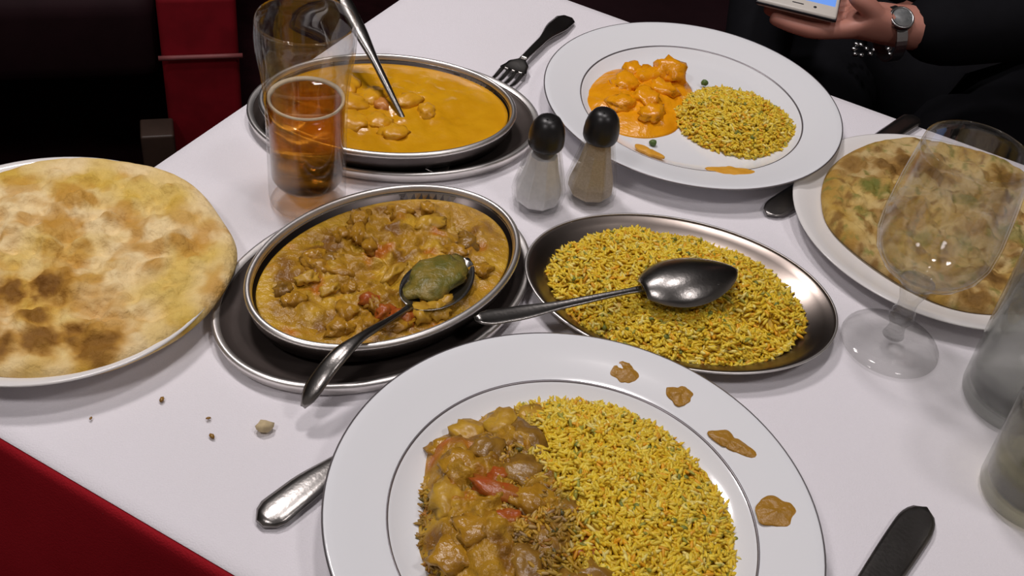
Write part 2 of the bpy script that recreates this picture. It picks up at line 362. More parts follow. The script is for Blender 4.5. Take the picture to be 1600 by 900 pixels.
# brown curry
def curry_col(sd):
    def f(x, y, s):
        b = np.array((.47, .25, .020)); v = nz(x, y, 55, sd, 3); v2 = nz(x, y, 38, sd + 7, 3); v3 = nz(x, y, 45, sd + 13, 2)
        b = b + (np.array((.24, .105, .012)) - b) * min(1, max(0, v * 2.4)); b = b + (np.array((.62, .37, .035)) - b) * min(1, max(0, v2 * 2.2 - .1))
        b = b + (np.array((.50, .13, .012)) - b) * min(1, max(0, v3 * 2.5 - .75)); b = b + (np.array((.56, .33, .02)) - b) * max(0, (s - .9) / .1) * .6
        return tuple(b)
    return f
root = tag(blob_surface('brown_curry', ellip(.0945, .0655), lambda x, y, s: (.0048 * nz(x, y, 60, 5) + .0030 * nz(x, y, 150, 2, 2)) * (1 - s ** 5) + .0026 * (1 - s * s), M['bcurryv'], DZ + .0145, *BC, BA, 70, 220, None, curry_col(4)),
           'thick brown vegetable curry in the oval dish with a serving spoon', 'curry')
for k in range(34):
    th = random.uniform(0, 2 * PI); rr = math.sqrt(random.random()) * .88
    X, Y = rot(.088 * rr * math.cos(th), .060 * rr * math.sin(th), BA)
    m_ = random.choice(['bchunk', 'dchunk', 'bcurry', 'bcurry', 'bcurry'])
    lump('chunk', (BC[0] + X, BC[1] + Y, T + DZ + .0160), (random.uniform(.005, .011), random.uniform(.004, .007), .0048), M[m_], root, k + 30, random.uniform(0, 3), 3, .6)
for k, (x, y, sx, sy, m_) in enumerate([(-.067, .528, .009, .006, 'tomato'), (-.079, .531, .008, .005, 'tomato'), (-.056, .534, .009, .008, 'bchunk'), (-.045, .540, .008, .007, 'bchunk'), (-.090, .540, .009, .005, 'tomato'), (-.122, .573, .009, .006, 'dchunk')]):
    lump('tomato_piece' if m_ == 'tomato' else 'chunk', (x, y, T + DZ + .0165), (sx, sy, .0052), M[m_], root, k + 60, k * .9, 3, .5)

# ------------------------------------------------------------------ rice
def grain_template(n=5):
    V = [(-1, 0, 0)]
    for x, r in ((-.55, .8), (.0, 1.0), (.55, .8)):
        for i in range(n): A = 2 * PI * i / n; V.append((x, r * math.cos(A), r * math.sin(A)))
    V.append((1, 0, 0)); F = []
    for i in range(n):
        k = (i + 1) % n; F.append((0, 1 + k, 1 + i))
        for q in range(2): F.append((1 + q * n + i, 1 + q * n + k, 1 + (q + 1) * n + k, 1 + (q + 1) * n + i))
        F.append((1 + 2 * n + i, 1 + 2 * n + k, 1 + 3 * n))
    return np.array(V), F
GT, GF = grain_template()
PAL = [((.82, .56, .030), 34), ((.86, .63, .060), 28), ((.76, .48, .022), 16), ((.88, .72, .20), 9), ((.80, .38, .015), 8), ((.34, .34, .05), 3), ((.16, .21, .04), 1.2)]
def rice_pile(name, label, outline, hfun, z0, cx, cy, ang, count, keep=None, loose=0, tint=None):
    """low mound closely covered by single grains"""
    V, F, cols = [], [], []
    nr, na = 20, 72
    for j in range(nr + 1):
        s = j / nr
        for i in range(na):
            th = 2 * PI * i / na; r = outline(th) * s * .97; X, Y = rot(r * math.cos(th), r * math.sin(th), ang)
            V.append((cx + X, cy + Y, T + z0 + hfun(X, Y, s) - .001)); cols.append(np.array((.70, .44, .02)) * (tint(cx + X, cy + Y) if tint else 1))
    for j in range(nr):
        for i in range(na): k = (i + 1) % na; F.append((j * na + i, (j + 1) * na + i, (j + 1) * na + k, j * na + k))
    V = [np.array(V)]; cols = [np.array(cols)]; off = nr * na + na
    wts = np.array([p[1] for p in PAL], float); wts /= wts.sum()
    n = 0
    while n < count:
        th = rng.uniform(0, 2 * PI); s = math.sqrt(rng.uniform()); s = s if n >= loose else s * 1.07
        r = outline(th) * s; X, Y = rot(r * math.cos(th), r * math.sin(th), ang)
        if keep and not keep(cx + X, cy + Y): continue
        z = z0 + hfun(X, Y, min(s, 1)) + rng.uniform(-.0006, .0018)
        L = rng.uniform(.0032, .0046); W = rng.uniform(.00100, .00135)
        ci = rng.choice(len(PAL), p=wts)
        if ci == 6: L, W = rng.uniform(.0018, .003), rng.uniform(.0014, .0022)
        q = Matrix.Rotation(rng.uniform(0, 2 * PI), 3, 'Z') @ Matrix.Rotation(rng.normal(0, .38), 3, 'Y')
        G = GT * (L, W, W) @ np.array(q).T + (cx + X, cy + Y, T + z)
        V.append(G); cols.append(np.tile(np.array(PAL[ci][0]) * rng.uniform(.88, 1.1) * (tint(cx + X, cy + Y) if tint else 1), (len(GT), 1)))
        F.extend([tuple(a + off for a in f) for f in GF]); off += len(GT); n += 1
    o = mesh(name, np.concatenate(V), F, M['rice'], None, True, np.clip(np.concatenate(cols), 0, 1))
    return tag(o, label, 'rice', None, 'stuff')
def lumpy(a, b, amp, seed, f=2.2):
    e = ellip(a, b); return lambda th: e(th) * (1 + amp * noise.noise((math.cos(th) * f + seed, math.sin(th) * f, seed * 1.3)))
def platter_h(X, Y, s):
    x, y = rot(X, Y, -RA)
    h = .019 * (1 - s ** 2.6) + .003 * nz(x, y, 45, 2)
    h -= .011 * math.exp(-(((x - .040) * .95 + (y + .012) * .25) / .034) ** 2 - ((y + .016 + (x - .04) * .22) / .0085) ** 2)
    return max(h, .0005) + .0012 * s
rice_pile('pilau_rice', 'heap of yellow pilau rice spread over the oval platter', lumpy(.091, .0675, .07, 4), platter_h, .0030, RC[0] - .002, RC[1] + .001, RA, 5200)

# top right plate: rice and orange curry
def heap(hh, seed, p=2.2): return lambda X, Y, s: hh * (1 - s ** p) + hh * .22 * nz(X, Y, 60, seed) * (1 - s)
rice_pile('pilau_rice', 'small heap of yellow rice on the plate with orange curry', lumpy(.052, .049, .10, 9), heap(.020, 8, 2.0), .0078, TR[0] + .037, TR[1] - .010, 0, 2700)
root = tag(blob_surface('orange_curry', lumpy(.047, .059, .10, 2), lambda x, y, s: .011 * (1 - s ** 2.4) + .0040 * nz(x, y, 60, 3) * (1 - s ** 3), M['ocurry'], .0078, TR[0] - .043, TR[1] + .004, math.radians(-25), 30, 110),
           'creamy orange curry on the plate beside the heap of rice', 'curry')
for k, (x, y, sx, sy, sz) in enumerate([(-.020, .040, .016, .014, .014), (-.040, .030, .015, .011, .009), (-.058, .014, .014, .012, .008), (-.040, -.004, .014, .011, .009), (-.026, .014, .013, .010, .009), (-.06, -.018, .013, .010, .007), (-.035, -.026, .013, .010, .007), (-.052, .036, .011, .010, .008)]):
    lump('chunk', (TR[0] + x, TR[1] + y, T + .0165), (sx, sy, sz * .85), M['ocurry'], root, k + 90, k * .7, 3, .5)

# near plate: rice on the right, curried rice and curry on the left
def near_tint(x, y):
    k = (NEAR[0] - .004 + .022 * nz(x, y, 30, 6, 2) + .55 * (NEAR[1] - .01 - y) - x) / .02; k = min(1, max(0, k + .5))
    c = np.array((.62, .50, .70)) if nz(x, y, 55, 2, 2) > -.05 else np.array((.36, .28, .5))
    return 1 + (c - 1) * k
rice_pile('pilau_rice', 'mound of yellow rice beside brown curry on the nearest plate', lumpy(.0905, .0940, .05, 5), heap(.019, 3, 3.0), .0078, NEAR[0] + .004, NEAR[1] + .001, 0, 7600, None, 0, near_tint)
root = tag(blob_surface('brown_curry', lumpy(.047, .078, .22, 7), lambda x, y, s: .0205 * (1 - s ** 3.0) + (.0060 * nz(x, y, 62, 9) + .0035 * nz(x, y, 150, 4, 2)) * (1 - s ** 4), M['bcurryv'], .0085, NEAR[0] - .040, NEAR[1] - .002, math.radians(6), 60, 200, None, curry_col(8)),
           'lumpy brown curry heaped over rice on the nearest plate', 'curry')
for k, (x, y, sx, sy, sz, m_) in enumerate([(-.066, .050, .011, .009, .007, 'bchunk'), (-.046, .060, .012, .009, .007, 'bchunk'), (-.030, .044, .014, .010, .008, 'dchunk'), (-.012, .050, .012, .009, .007, 'dchunk'), (-.046, .004, .006, .014, .007, 'tomato'), (-.030, .018, .012, .010, .008, 'dchunk'),
        (-.066, .022, .011, .010, .007, 'bcurry'), (-.072, -.002, .011, .009, .006, 'bchunk'), (-.014, .022, .012, .011, .008, 'dchunk'), (-.052, -.024, .012, .010, .007, 'bcurry'), (-.012, -.022, .014, .011, .009, 'dchunk'), (.006, -.026, .009, .007, .006, 'tomato'),
        (-.062, -.040, .011, .011, .007, 'bcurry'), (-.024, -.040, .014, .010, .008, 'dchunk'), (-.026, .000, .011, .009, .008, 'bcurry'), (-.054, .034, .010, .008, .006, 'dchunk'), (-.038, -.014, .005, .008, .005, 'tomato'), (-.078, .036, .009, .008, .005, 'bcurry'), (-.03, .070, .009, .007, .006, 'bchunk'), (-.044, .014, .005, .007, .005, 'tomato'), (.012, -.042, .011, .009, .008, 'dchunk'), (.000, -.050, .012, .010, .008, 'dchunk'), (.024, -.054, .009, .007, .006, 'bcurry'), (-.004, -.004, .009, .008, .007, 'dchunk')]):
    h = .0195 * (1 - (min(1, math.hypot((x + .04) / .050, (y + .002) / .082))) ** 3)
    lump('tomato_piece' if m_ == 'tomato' else 'chunk', (NEAR[0] + x, NEAR[1] + y, T + .0062 + max(h, .017 if x > -.01 else .008)), (sx * 1.1, sy * 1.1, sz * .75), M[m_], root, k + 130, k * 1.1, 3, .45)

# smears on plate rims
def smear(c, z, a, b, ang, seed, label, m_='sauce', h=.003, slope=(0, 0)):
    o = blob_surface('sauce_smear', (lambda th, e=lumpy(a * 1.12, b * 1.12, .45, seed, 1.3), g=lumpy(1, 1, .10, seed + 3, 2.5): e(th) * g(th)), lambda x, y, s: h * (1 - s ** 1.5) * (.9 + .6 * nz(x, y, 150, seed)) + slope[0] * x + slope[1] * y, M[m_], z, c[0], c[1], ang, 14, 60)
    return tag(o, label, 'sauce')
SM = []

# ------------------------------------------------------------------ naan breads
def naan(name, label, c, R, seed, z0, spots, base, toast, dark, ang=0, fleck=0, ymix=.75, rimtoast=0.0, bump=.0045, oa=1.0, ob=1.0):
    outl = lumpy(R * oa, R * ob, .06, seed, 1.8); rr = random.Random(seed)
    bl = [(R * .9 * math.sqrt(rr.random()), rr.uniform(0, 2 * PI), rr.uniform(.005, .011), rr.uniform(.0015, .0048)) for _ in range(46)]
    bl = [(q * math.cos(t_), q * math.sin(t_), w_, h_) for q, t_, w_, h_ in bl]
    def hf(x, y, s):
        n1 = nz(x, y, 42, seed, 2); n2 = nz(x, y, 120, seed + 4, 2)
        e = max(0, 1 - ((s - .93) / .07) ** 2) if s > .80 else 0
        return .0060 * math.sqrt(max(0, 1 - s ** 10)) + bump * max(-.6, n1) * (1 - s ** 6) + bump * .45 * n2 * (1 - s ** 8) + .0022 * e + sum(h_ * math.exp(-((x - bx_) ** 2 + (y - by_) ** 2) / w_ ** 2) for bx_, by_, w_, h_ in bl if abs(x - bx_) < 2.4 * w_ and abs(y - by_) < 2.4 * w_) * (1 - s ** 8)
    def colr(x, y, s):
        b = np.array(base); v = nz(x, y, 40, seed + 9, 3); v2 = nz(x, y, 22, seed + 2, 2)
        k = min(1, max(0, (v + .02) * 2.6)) * .75 + rimtoast * max(0, (s - .86) / .14) * (.6 + v2)
        b = b + (np.array(toast) - b) * min(1, max(0, k))
        b = b + (np.array((.70, .48, .07)) - b) * min(1, max(0, v2 * 1.8 + .18)) * ymix
        if fleck:
            q = nz(x, y, 150, seed + 30, 3); b = b + (np.array((.20, .21, .05)) - b) * min(1, max(0, q * 3.5 - .9)) * .8
            q = nz(x, y, 90, seed + 50, 3); b = b + (np.array((.19, .09, .02)) - b) * min(1, max(0, q * 3 - .55)) * .8
        for bx_, by_, w_, h_ in bl:
            if abs(x - c[0] - bx_) > 1.6 * w_ or abs(y - c[1] - by_) > 1.6 * w_: continue
            q = math.exp(-((x - c[0] - bx_) ** 2 + (y - c[1] - by_) ** 2) / (w_ * .6) ** 2) + .3 * v; b = b + (np.array(toast) * .9 - b) * min(1, max(0, q - .25)) * h_ / .0036 * .8
        for (sx, sy, sr, sk, kind) in spots:
            if abs(x - sx) > 3 * sr or abs(y - sy) > 3 * sr: continue
            d = math.hypot(x - sx, y - sy) / sr + .7 * nz(x, y, 110, sx * 50, 3)
            f = min(1, max(0, 1.5 - d) * 1.5) * sk
            if kind == 'd': b = b + (np.array(toast) - b) * min(1, max(0, 2.1 - d)) * .9
            tgt = np.array({'t': toast, 'd': dark, 'g': (.13, .16, .03)}[kind]); b = b + (tgt - b) * f
        return tuple(np.clip(b, 0, 1))
    return tag(blob_surface(name, outl, hf, M['bread'], z0, c[0], c[1], ang, 84, 260, None, colr), label, 'bread')

# ------------------------------------------------------------------ cutlery
def strip(stations, t, ny=8, x_close=True):
    """stations (x, half width, z centre, dish depth, thickness factor): closed flat or dished body"""
    V, F = [], []; n = len(stations); w = ny + 1
    for side in (1, -1):
        for (x, hw, zc, d, tf) in stations:
            for j in range(w):
                q = -1 + 2 * j / ny; e = math.sqrt(max(0, 1 - q ** 4)); V.append((x, hw * q, zc + d * q * q + side * t * tf * .5 * (.35 + .65 * e)))
    o = n * w
    for i in range(n - 1):
        for j in range(ny):
            a = i * w + j; F.append((a, a + w, a + w + 1, a + 1)); F.append((o + a, o + a + 1, o + a + w + 1, o + a + w))
        for j in (0, ny):
            a = i * w + j; F.append((a, o + a, o + a + w, a + w))
    for i in (0, n - 1):
        for j in range(ny): a = i * w + j; F.append((a, a + 1, o + a + 1, o + a))
    return V, F
def lerp(tab, x):
    for (x0, y0), (x1, y1) in zip(tab, tab[1:]):
        if x <= x1: k = (x - x0) / (x1 - x0) if x1 > x0 else 0; k = max(0, min(1, k)); k = k * k * (3 - 2 * k); return y0 + (y1 - y0) * k
    return tab[-1][1]
def poly(tab):
    xs, ys = zip(*tab); c = np.polyfit(xs, ys, min(3, len(xs) - 1)); return lambda x: float(np.polyval(c, x))
def place(t, origin, d, upv=(0, 0, 1)):
    X = Vector(d).normalized(); Z = Vector(upv); Z = (Z - X * Z.dot(X)).normalized(); Y = Z.cross(X)
    mm = Matrix((X, Y, Z)).transposed().to_4x4(); mm.translation = Vector((origin[0], origin[1], T + origin[2])); t.matrix_world = mm
def spoon(label, origin, d, L=.19, bw=.021, upv=(0, 0, 1), bend=None, hw=.0085, name='serving_spoon', cat='spoon', depth=.008):
    t = thing(name, label, cat); bl = bw * 3.0; hx = L - bl
    bend = bend or [(0, .004), (.3 * hx, .007), (.75 * hx, .006), (hx, .0035)]
    bz = poly(bend); st = []
    for i in range(25):
        x = hx * i / 24; st.append((x, lerp([(0, hw * .30), (.0035, hw * .78), (.010, hw), (.028, hw * .95), (hx * .55, hw * .5), (hx * .9, hw * .34), (hx, hw * .42)], x), bz(x), -.0012, 1.0))
    fixnorm(mesh('handle', *strip(st, .0026), M['cutlery'], t)); zb = bz(hx); st = []
    for i in range(29):
        s = i / 28; x = hx + bl * s
        wv = max(.42 * hw * (1 - s * 3), bw * math.sin(PI * min(1, (.04 + .96 * s)) ** .86) ** .62 if s < 1 else 0) if s < .999 else .0008
        wv = max(wv, .0008); dd = depth * (wv / bw) ** 1.2
        st.append((x, wv, zb - dd * .92 + .001 * s, dd, .75))
    fixnorm(mesh('bowl', *strip(st, .0018, 12), M['cutlery'], t))
    place(t, origin, d, upv); return t
def fork(label, origin, d, L=.16):
    t = thing('fork', label, 'fork'); hx = L * .66; st = []
    for i in range(22):
        x = hx * i / 21; st.append((x, lerp([(0, .0055), (.005, .0095), (.022, .0098), (hx * .6, .0042), (hx, .0034)], x), lerp([(0, .0022), (hx * .5, .006), (hx, .007)], x), .0002, 1))
    fixnorm(mesh('handle', *strip(st, .0028), M['cutlery'], t)); st = []
    for i in range(12):
        s = i / 11; x = hx + L * .13 * s; st.append((x, lerp([(0, .0034), (.5, .010), (1, .0125)], s), lerp([(0, .007), (1, .0042)], s), .0012 * s, 1))
    hd = fixnorm(mesh('head', *strip(st, .0022), M['cutlery'], t))
    for k in range(4):
        y0 = -.0098 + k * .00653; st = []
        for i in range(10):
            s = i / 9; st.append((hx + L * .125 + L * .215 * s, .0020 * (1 - .55 * s ** 2), lerp([(0, .0052), (.5, .0040), (1, .0075)], s) , 0, 1))
        V, F = strip(st, .0020, 4); V = [(x, y + y0, z) for x, y, z in V]
        fixnorm(mesh('tine', V, F, M['cutlery'], hd))
    place(t, origin, d); return t
def knife(label, origin, d, L=.225, bwid=.0105, upv=(0, 0, 1)):
    t = thing('table_knife', label, 'knife'); hx = L * .46; st = []
    for i in range(20):
        x = hx * i / 19; st.append((x, lerp([(0, .005), (.006, .0088), (hx * .4, .0085), (hx * .9, .0062), (hx, .0058)], x), .0030, 0, lerp([(0, .6), (.01, 1), (hx, .8)], x)))
    fixnorm(mesh('handle', *strip(st, .0052), M['cutlery'], t)); st = []
    for i in range(30):
        s = i / 29; x = hx + (L - hx) * s; e = math.sqrt(max(.003, 1 - max(0, (s - .82) / .18) ** 2.2))
        st.append((x, lerp([(0, .0058), (.12, bwid * .85), (.75, bwid), (1, bwid)], s) * e, .0022, 0, 1))
    fixnorm(mesh('blade', *strip(st, .0016), M['cutlery'], t))
    place(t, origin, d, upv); return t

# ------------------------------------------------------------------ breads in place
NLs = [(-.2867, .5065, .010, .85, 'd'), (-.31, .497, .008, .8, 'd'), (-.3060, .5920, .012, .85, 't'), (-.270, .588, .007, .7, 't'), (-.300, .560, .011, .8, 't'), (-.258, .578, .008, .6, 't'), (-.215, .560, .009, .8, 't'), (-.232, .536, .007, .7, 't'), (-.345, .60, .010, .6, 't'),
       (-.255, .470, .008, .8, 'd'), (-.275, .462, .009, .75, 'd'), (-.30, .452, .009, .8, 'd'), (-.285, .48, .006, .7, 'd'), (-.33, .47, .011, .85, 'd'), (-.35, .452, .010, .7, 'd'), (-.24, .462, .010, .7, 'd'), (-.32, .445, .012, .6, 'd'), (-.35, .49, .012, .7, 't'), (-.268, .51, .012, .5, 't'), (-.285, .53, .012, .5, 't'), (-.34, .52, .013, .5, 't'), (-.36, .56, .013, .5, 't'), (-.25, .495, .012, .5, 't'), (-.31, .475, .011, .6, 't')]
naan('naan_bread', 'large pale naan with golden patches and charred blisters', (NL[0] + .006, NL[1] + .006), .108, 21, .0175, NLs, (.88, .69, .37), (.56, .29, .045), (.13, .045, .008), rimtoast=.25, bump=.0075)
NRs = [(.272, .760, .007, .9, 'g'), (.283, .752, .005, .7, 'g'), (.262, .725, .006, .5, 'g'), (.30, .70, .007, .6, 'g'), (.35, .76, .008, .6, 'g'), (.335, .705, .009, .6, 'g'), (.38, .72, .010, .6, 'g'), (.40, .69, .010, .7, 'd'), (.31, .80, .010, .7, 'd'), (.33, .79, .008, .7, 'd'), (.29, .795, .008, .6, 'd'), (.26, .79, .008, .4, 'd'),
       (.35, .665, .009, .8, 'd'), (.37, .655, .008, .7, 'd'), (.33, .64, .007, .6, 'd'), (.39, .80, .01, .7, 'd'), (.42, .75, .012, .7, 'd'), (.30, .74, .012, .5, 't'), (.34, .73, .014, .5, 't'), (.37, .77, .013, .5, 't'), (.27, .70, .008, .7, 't'), (.41, .72, .008, .8, 'd'), (.385, .68, .007, .8, 'd')]
naan('stuffed_naan', 'browned stuffed bread flecked with green herbs behind the wine glass', (NR[0] + .012, NR[1] + .012), .1085, 33, .0100, NRs, (.57, .43, .20), (.36, .20, .05), (.10, .045, .012), rimtoast=.6, bump=.0080, fleck=1, ymix=.30)

# ------------------------------------------------------------------ cutlery in place
place_up = (0, 0, 1)
spoon('upturned steel spoon lying on the yellow rice platter', (-.020, .528, .0235), (.170, .080, .0125), .190, .0240, (0, 0, -1), [(0, -.004), (.03, -.001), (.08, .0), (.118, .001)], depth=.011, hw=.0068)
spoon('steel spoon with its bowl in the brown curry', (-.1120, .4460, .0290), (.078, .142, -.008), .166, .0215, (0, 0, 1), [(0, -.012), (.014, .000), (.038, .009), (.07, .006), (.1015, .002)], hw=.0062)
tag(lump('curry_spoonful', (-.0500, .5665, T + .0245), (.026, .0165, .0052), M['herbcurry'], None, 77, 1.07, 3, .35), 'greenish curry filling the spoon bowl in the brown curry', 'curry')
spoon('steel spoon sunk in the yellow curry behind the beer glass', (-.176, .835, .0300), (.1045, -.122, -.0200), .174, .0165, (0, 0, 1), [(0, .050), (.045, .033), (.09, .014), (.1245, -.001)], hw=.0066, depth=.005)
fork('steel fork lying beside the plate of orange curry', (.0150, .9880, .0004), (-.0530, -.146, 0), .156)
knife('steel table knife half hidden between two plates', (.3350, .8975, .0003), (-.1476, -.1775, 0), .229)
knife('steel knife with a rounded blade beside the nearest plate', (.1455, .2650, .0003), (.55, .84, 0), .221, .0112)
spoon('steel handle end poking out from under the nearest plate', (-.1185, .3690, .0020), (.57, .82, 0), .175, .017, (0, 0, 1), [(0, .001), (.03, .003), (.08, .003), (.124, .0025)], .0105, 'dessert_spoon', depth=.003)

# ------------------------------------------------------------------ glassware
PG = (-.160, .661)
t = thing('pint_glass', 'tall half full glass of amber beer beside the yellow curry', 'glass', (*PG, 0))
lathe('glass_wall', [(0, 0), (.0255, 0), (.0278, .002), (.0282, .006), (.0284, .06), (.0288, .088), (.0308, .108), (.0335, .124), (.0342, .134), (.0335, .146), (.0327, .149), (.0319, .1482), (.0323, .140), (.0325, .132), (.0318, .124), (.0292, .108), (.0270, .088), (.0264, .06), (.0258, .022), (.0235, .018), (0, .0165)], M['glass'], t, 72)
lathe('beer', [(0, .0168), (.0234, .0183), (.02565, .0225), (.0262, .06), (.02675, .0865), (.0262, .0860), (0, .0858)], M['beer'], t, 72)
lathe('foam_ring', [(.02665, .0862), (.0266, .0884), (.0252, .0876), (.0238, .0862), (.02665, .0862)], M['foam'], t, 72)
WG = (.2663, .5944)
t = thing('wine_glass', 'empty stemmed wine glass in front of the herb bread', 'glass', (*WG, 0))
lathe('base', [(0, 0), (.033, 0), (.0343, .001), (.034, .0022), (.025, .0034), (.014, .0055), (.0075, .0095), (0, .0095)], M['glass'], t, 72)
lathe('stem', [(0, .0094), (.0075, .0094), (.0058, .015), (.0056, .020), (.0082, .0245), (.0092, .028), (.0080, .0315), (.0062, .035), (.0066, .042), (.0095, .051), (.0120, .058), (0, .058)], M['glass'], t, 48)
lathe('bowl', [(0, .058), (.0120, .058), (.0135, .061), (.019, .0655), (.029, .0735), (.036, .084), (.0388, .096), (.0385, .112), (.0365, .135), (.0338, .158), (.0330, .165), (.0322, .1655), (.0318, .165), (.0326, .158), (.0352, .135), (.0372, .112), (.0374, .096), (.0346, .085), (.0278, .0755), (.018, .068), (.010, .0655), (0, .065)], M['glass'], t, 72)
def tumbler(label, c, r0, r1, h, fill, liq, liqname):
    t = thing('tumbler', label, 'glass', (*c, 0))
    wl = .0014; bz = .009
    lathe('glass_wall', [(0, 0), (r0 - .004, 0), (r0 - .001, .0015), (r0, .005), (r0 + (r1 - r0) * .5, h * .5), (r1, h - .001), (r1 - wl * .5, h), (r1 - wl, h - .001), (r0 + (r1 - r0) * .5 - wl, h * .5), (r0 - wl - .0005, bz + .004), (r0 - .005, bz), (0, bz)], M['glassb'], t, 72)
    k = lambda z: r0 + (r1 - r0) * z / h - wl - .0004
    lathe(liqname, [(0, bz + .0003), (r0 - .0055, bz + .0003), (r0 - wl - .001, bz + .0045), (k(h * .5), min(h * .5, fill * .8)), (k(fill), fill), (k(fill) - .001, fill - .0004), (0, fill - .0005)], M[liq], t, 72)
tumbler('tall tumbler of water at the right edge beside the wine glass', (.3450, .5560), .0355, .0400, .125, .085, 'water', 'water')
tumbler('short tumbler of pale drink at the lower right edge', (.3350, .4740), .0310, .0350, .092, .045, 'wine', 'drink')

def shaker(name, label, c, fill_mat, level, rz):
    t = thing(name, label, 'shaker', (*c, 0), rz)
    out = [(0, 0), (.0165, 0), (.0198, .003), (.0212, .009), (.0205, .016), (.0165, .034), (.0128, .050), (.0112, .056), (.0112, .060)]
    inn = [(.0098, .060), (.0098, .056), (.0114, .049), (.0150, .034), (.0188, .016), (.0192, .009), (.0175, .0050), (0, .0045)]
    lathe('glass_body', out + inn, M['glasss'], t, 9, smooth=False)
    prof = [(0, .0050), (.0160, .0054), (.0176, .0085), (.0174, .0155)]
    for r, z in [(.0124, .034), (.0098, .048), (.0090, .055)]:
        if z < level: prof.append((r, z))
    r, z = prof[-1]; nxt = next(((rr, zz) for rr, zz in [(.0174, .0155), (.0124, .034), (.0098, .048), (.0090, .055), (.0090, .059)] if zz > z), (r, z))
    k = (level - z) / (nxt[1] - z) if nxt[1] > z else 0; prof += [(r + (nxt[0] - r) * k, level), (0, level + .001)]
    lathe('contents', prof, M[fill_mat], t, 9, smooth=False)
    cp = lathe('cap', [(.0112, .0545), (.0124, .0543), (.0133, .0565), (.0135, .0610), (.0130, .0665), (.0114, .0725), (.0086, .0768), (.0050, .0788), (0, .0794), (0, .0770), (.006, .076), (.0095, .072), (.0113, .0605), (.0112, .0545)], M['cap'], t, 48)
    for k in range(6):
        A = k * PI / 3; lathe('hole', [(0, .0004), (.0007, .0004), (.0007, -.001), (0, -.001)], M['hole'], cp, 10).location = (.0042 * math.cos(A), .0042 * math.sin(A), .0788)
shaker('salt_shaker', 'faceted glass salt shaker with black cap', (.009, .695), 'salt', .046, .15)
shaker('pepper_shaker', 'faceted glass pepper shaker with black cap', (.0486, .7146), 'pepper', .0575, .35)

# ------------------------------------------------------------------ smears, herbs and crumbs
def rim_slope(c, pc, k=.13):
    d = Vector((c[0] - pc[0], c[1] - pc[1], 0)).normalized(); return (d.x * k, d.y * k)
for (c, z, a, b, ang, sd, lab) in [((.0785, .5115), .0195, .0098, .0085, -.6, 3, 'round brown sauce smear on the nearest plate rim facing the rice platter'),
                                   ((.1135, .4960), .0200, .0070, .0080, .3, 5, 'small brown sauce dab second along the nearest plate rim'),
                                   ((.1440, .4640), .0195, .0150, .0052, -.5, 8, 'long curved brown sauce smear on the nearest plate rim'),
                                   ((.1680, .4160), .0200, .0115, .0085, .1, 12, 'brown sauce dab lowest on the right of the nearest plate rim')]:
    smear(c, z - .0004, a, b, ang, sd, lab, 'sauce', .0024, rim_slope(c, NEAR))
for (c, z, a, b, ang, sd, lab) in [((.0935, .7680), .0135, .015, .0040, -.5, 4, 'thin orange sauce smear on the far plate near the pepper shaker'),
                                   ((.1590, .7560), .0142, .020, .0058, 0.0, 6, 'orange sauce smear below the rice on the far plate')]:
    smear(c, z, a, b, ang, sd, lab, 'ysauce', .0012, rim_slope(c, TR))
for k, (x, y, z, lab, pc) in enumerate([(.0970, .7860, .0100, 'green pea on the far plate below the orange curry', 0), (.1420, .8890, .0120, 'green pea on the far plate above the rice', 0)]):
    tag(lump('pea', (x, y, T + z), (.0032, .0028, .0028), M['herb'], None, k, 0, 2), lab, 'pea')
tag(lump('bread_crumb', (-.1335, .4370, T + .0030), (.0055, .0042, .0035), M['crumb'], None, 3, .4, 2), 'pale crumb on the cloth beside the brown curry spoon', 'crumb')
for k, (x, y, s) in enumerate([(-.1990, .4480, .0016), (-.1620, .4260, .0016), (-.1680, .4390, .0011), (-.2340, .4260, .0009)]):
    tag(lump('bread_crumb', (x, y, T + .0006), (s, s * 1.6, s * .6), M['dchunk'], None, 8 + k, k, 1), ['tiny dark crumb on the cloth nearest the naan plate', 'tiny dark crumb on the cloth nearest the pale crumb', 'tiny dark crumb between the pale crumb and the naan plate', 'tiniest dark crumb nearest the cloth edge below the naan plate'][k], 'crumb', 'dark crumbs on the cloth')

